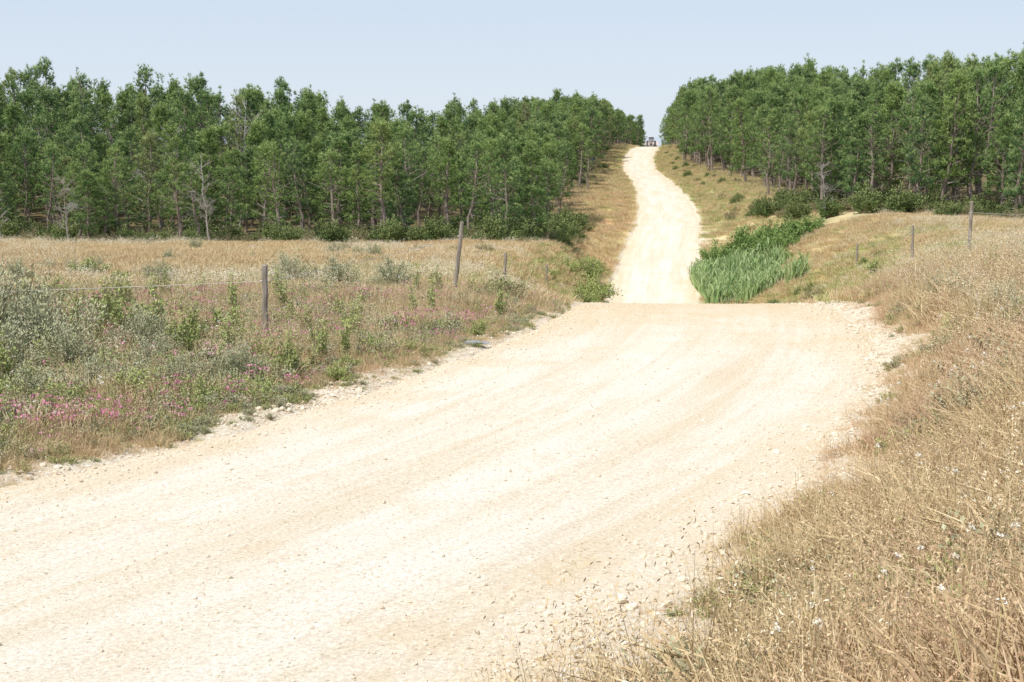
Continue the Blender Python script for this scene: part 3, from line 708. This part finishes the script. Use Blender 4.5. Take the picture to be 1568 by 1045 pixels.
# ------------------------------------------------------------------ tractor beyond the far crest
red = simplemat('dusty_brown_paint', (.30,.24,.21), (.36,.29,.26), 5, .6, bump=0)
tyre = simplemat('tyre_rubber', (.10,.10,.10), (.16,.15,.14), 9, .9)
glass = simplemat('cab_glass', (.3,.33,.36), (.4,.44,.48), 2, .3, bump=0)
def box(par, name, size, loc, mat, bev=.05, rot=(0, 0, 0), taper=1.0):
    bm = bmesh.new(); bmesh.ops.create_cube(bm, size=1)
    for v in bm.verts:
        v.co.x *= size[0] * (taper if v.co.z > 0 else 1); v.co.y *= size[1] * (taper if v.co.z > 0 else 1); v.co.z *= size[2]
    bmesh.ops.bevel(bm, geom=bm.edges[:], offset=bev, segments=2, affect='EDGES')
    me = bpy.data.meshes.new(name); bm.to_mesh(me); bm.free(); me.materials.append(mat)
    o = bpy.data.objects.new(name, me); scene.collection.objects.link(o); o.parent = par; o.location = loc; o.rotation_euler = rot
    return o
def wheel(par, name, r, w, loc):
    mb = MB(); prof = [(-w/2, r*.55), (-w/2, r*.9), (-w*.35, r), (w*.35, r), (w/2, r*.9), (w/2, r*.55), (w*.2, r*.5), (w*.2, .02)]
    ns = 24; an = np.linspace(0, 2*np.pi, ns, endpoint=False)
    V = np.array([[p[0], p[1]*math.cos(a), p[1]*math.sin(a)] for p in prof for a in an])
    q = [[i*ns+j, i*ns+(j+1) % ns, (i+1)*ns+(j+1) % ns, (i+1)*ns+j] for i in range(len(prof)-1) for j in range(ns)]
    q = np.array(q); mb.add(V, [q[:5*ns]], 0); mb.add(V, [q[5*ns:]], 1)
    o = mb.obj(name, [tyre, red], smooth=True); o.parent = par; o.location = loc
tr = bpy.data.objects.new('tractor', None); scene.collection.objects.link(tr)
ty_ = 352; txx = float(tb(CX, ty_)) - .2
tr.location = (txx, ty_, float(road_z(np.array([txx]), np.array([ty_]))[0])); tr.rotation_euler = (0, 0, math.radians(-8))
box(tr, 'hood', (.75, 1.7, .7), (0, -1.1, 1.15), red, .1); box(tr, 'chassis', (.6, 2.8, .35), (0, -.4, .75), tyre)
box(tr, 'cab', (1.35, 1.3, 1.1), (0, .55, 1.85), glass, .08, taper=.9); box(tr, 'roof', (1.4, 1.5, .16), (0, .5, 2.48), red, .06)
box(tr, 'fender_left', (.45, 1.3, .15), (-.95, .8, 1.6), red); box(tr, 'fender_right', (.45, 1.3, .15), (.95, .8, 1.6), red)
for sx in (-1, 1):
    wheel(tr, 'rear_wheel', .78, .45, (sx * .95, .8, .78)); wheel(tr, 'front_wheel', .5, .3, (sx * .75, -1.5, .5))
mb = MB(); add_tube(mb, [[.3, -.9, 1.4], [.3, -.9, 2.3]], [.05, .05], 8); o = mb.obj('exhaust', [tyre]); o.parent = tr

# far pale farmhouse seen through the gap
M_wall = simplemat('whitewash', (.62,.62,.62), (.72,.72,.72), 2, .9, bump=0); M_roof = simplemat('clay_roof', (.52,.42,.37), (.6,.49,.44), 2, .9, bump=0)
fh = bpy.data.objects.new('farmhouse', None); scene.collection.objects.link(fh); fx, fy = 57.0, 620.; fz = float(ground_z(fx, fy)); fh.location = (fx, fy, fz)
box(fh, 'walls', (11, 7, 9.4), (0, 0, 4.7), M_wall, .02)
mb = MB(); mb.add([[-5.9,-3.9,9.4],[5.9,-3.9,9.4],[5.9,3.9,9.4],[-5.9,3.9,9.4],[-5.9,0,11.2],[5.9,0,11.2]], [np.array([[0,1,5,4],[2,3,4,5]]), np.array([[1,2,5],[3,0,4]]), np.array([[3,2,1,0]])])
o = mb.obj('roof', [M_roof]); o.parent = fh
for wx in (-3.6, 0, 3.6): box(fh, 'window', (1.1, .1, 1.5), (wx, -3.55, 7), glass, .01)
box(fh, 'door', (1.2, .1, 2.2), (0, -3.55, 1.1), M_bark, .01)

sg = bpy.data.objects.new('marker_sign', None); scene.collection.objects.link(sg)
sx_, sy_ = 12.4, 222.; sg.location = (sx_, sy_, float(ground_z(sx_, sy_)))
mb = MB(); add_tube(mb, [[0, 0, -.2], [0, 0, 1.9]], [.05, .045], 8); o = mb.obj('sign_post', [M_post]); o.parent = sg
box(sg, 'sign_panel', (.5, .04, .6), (0, -.07, 1.7), simplemat('blue_paint', (.05,.16,.5), (.07,.2,.55), 3, .5, bump=0), .01)

# ------------------------------------------------------------------ distant hills
hx = np.linspace(-2500, 3500, 160); V = []
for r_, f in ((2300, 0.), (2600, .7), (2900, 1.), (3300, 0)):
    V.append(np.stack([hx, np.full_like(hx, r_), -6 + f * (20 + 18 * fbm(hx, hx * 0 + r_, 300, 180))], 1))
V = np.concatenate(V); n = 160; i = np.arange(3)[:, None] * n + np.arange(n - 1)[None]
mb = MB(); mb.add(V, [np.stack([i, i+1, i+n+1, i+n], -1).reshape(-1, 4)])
mb.obj('distant_hills', [simplemat('haze_tinted_hills', (.38,.42,.46), (.42,.46,.50), .01, 1, bump=0)], smooth=True)  # aerial haze is painted into the pale grey-blue hill colour

# ------------------------------------------------------------------ light, sky, camera
el = math.radians(57); sd = np.array([-.58, -.55]); sd = sd / np.linalg.norm(sd)
dirv = np.array([sd[0] * math.cos(el), sd[1] * math.cos(el), math.sin(el)])
from mathutils import Vector
L = bpy.data.lights.new('sun', 'SUN'); L.energy = 4.1; L.angle = math.radians(.8); L.color = (1, .955, .885)
o = bpy.data.objects.new('sun', L); scene.collection.objects.link(o); o.rotation_euler = Vector(dirv).to_track_quat('Z', 'Y').to_euler()
w = bpy.data.worlds.new('World'); scene.world = w; w.use_nodes = True; nt = w.node_tree
bg = nt.nodes['Background']; sk = nt.nodes.new('ShaderNodeTexSky'); sk.sky_type = 'NISHITA'; sk.sun_disc = False
sk.sun_elevation = el; sk.sun_rotation = math.atan2(sd[0], sd[1]); sk.air_density = 1.0; sk.dust_density = .8; sk.ozone_density = 1.5; sk.altitude = 50
tc = nt.nodes.new('ShaderNodeTexCoord'); sp = nt.nodes.new('ShaderNodeSeparateXYZ'); nt.links.new(tc.outputs['Generated'], sp.inputs[0])
hz = mixc(nt, maprange(nt, sp.outputs[2], 0.0, .15), (5.5, 6.1, 6.7), (4.5, 5.3, 6.6))
f = maprange(nt, sp.outputs[2], .0, .8, .94, .5)
colw = mixc(nt, f, sk.outputs[0], hz)
nt.links.new(colw, bg.inputs[0]); bg.inputs[1].default_value = .136
cam = bpy.data.cameras.new('camera'); cam.lens = 50; cam.sensor_width = 36; cam.clip_end = 6000; cam.clip_start = .1
o = bpy.data.objects.new('camera', cam); scene.collection.objects.link(o); o.location = (0, 0, 3.4); o.rotation_euler = (math.radians(90 - 7.76), 0, 0)
scene.camera = o
scene.view_settings.view_transform = 'Standard'; scene.view_settings.look = 'None'; scene.view_settings.exposure = 0
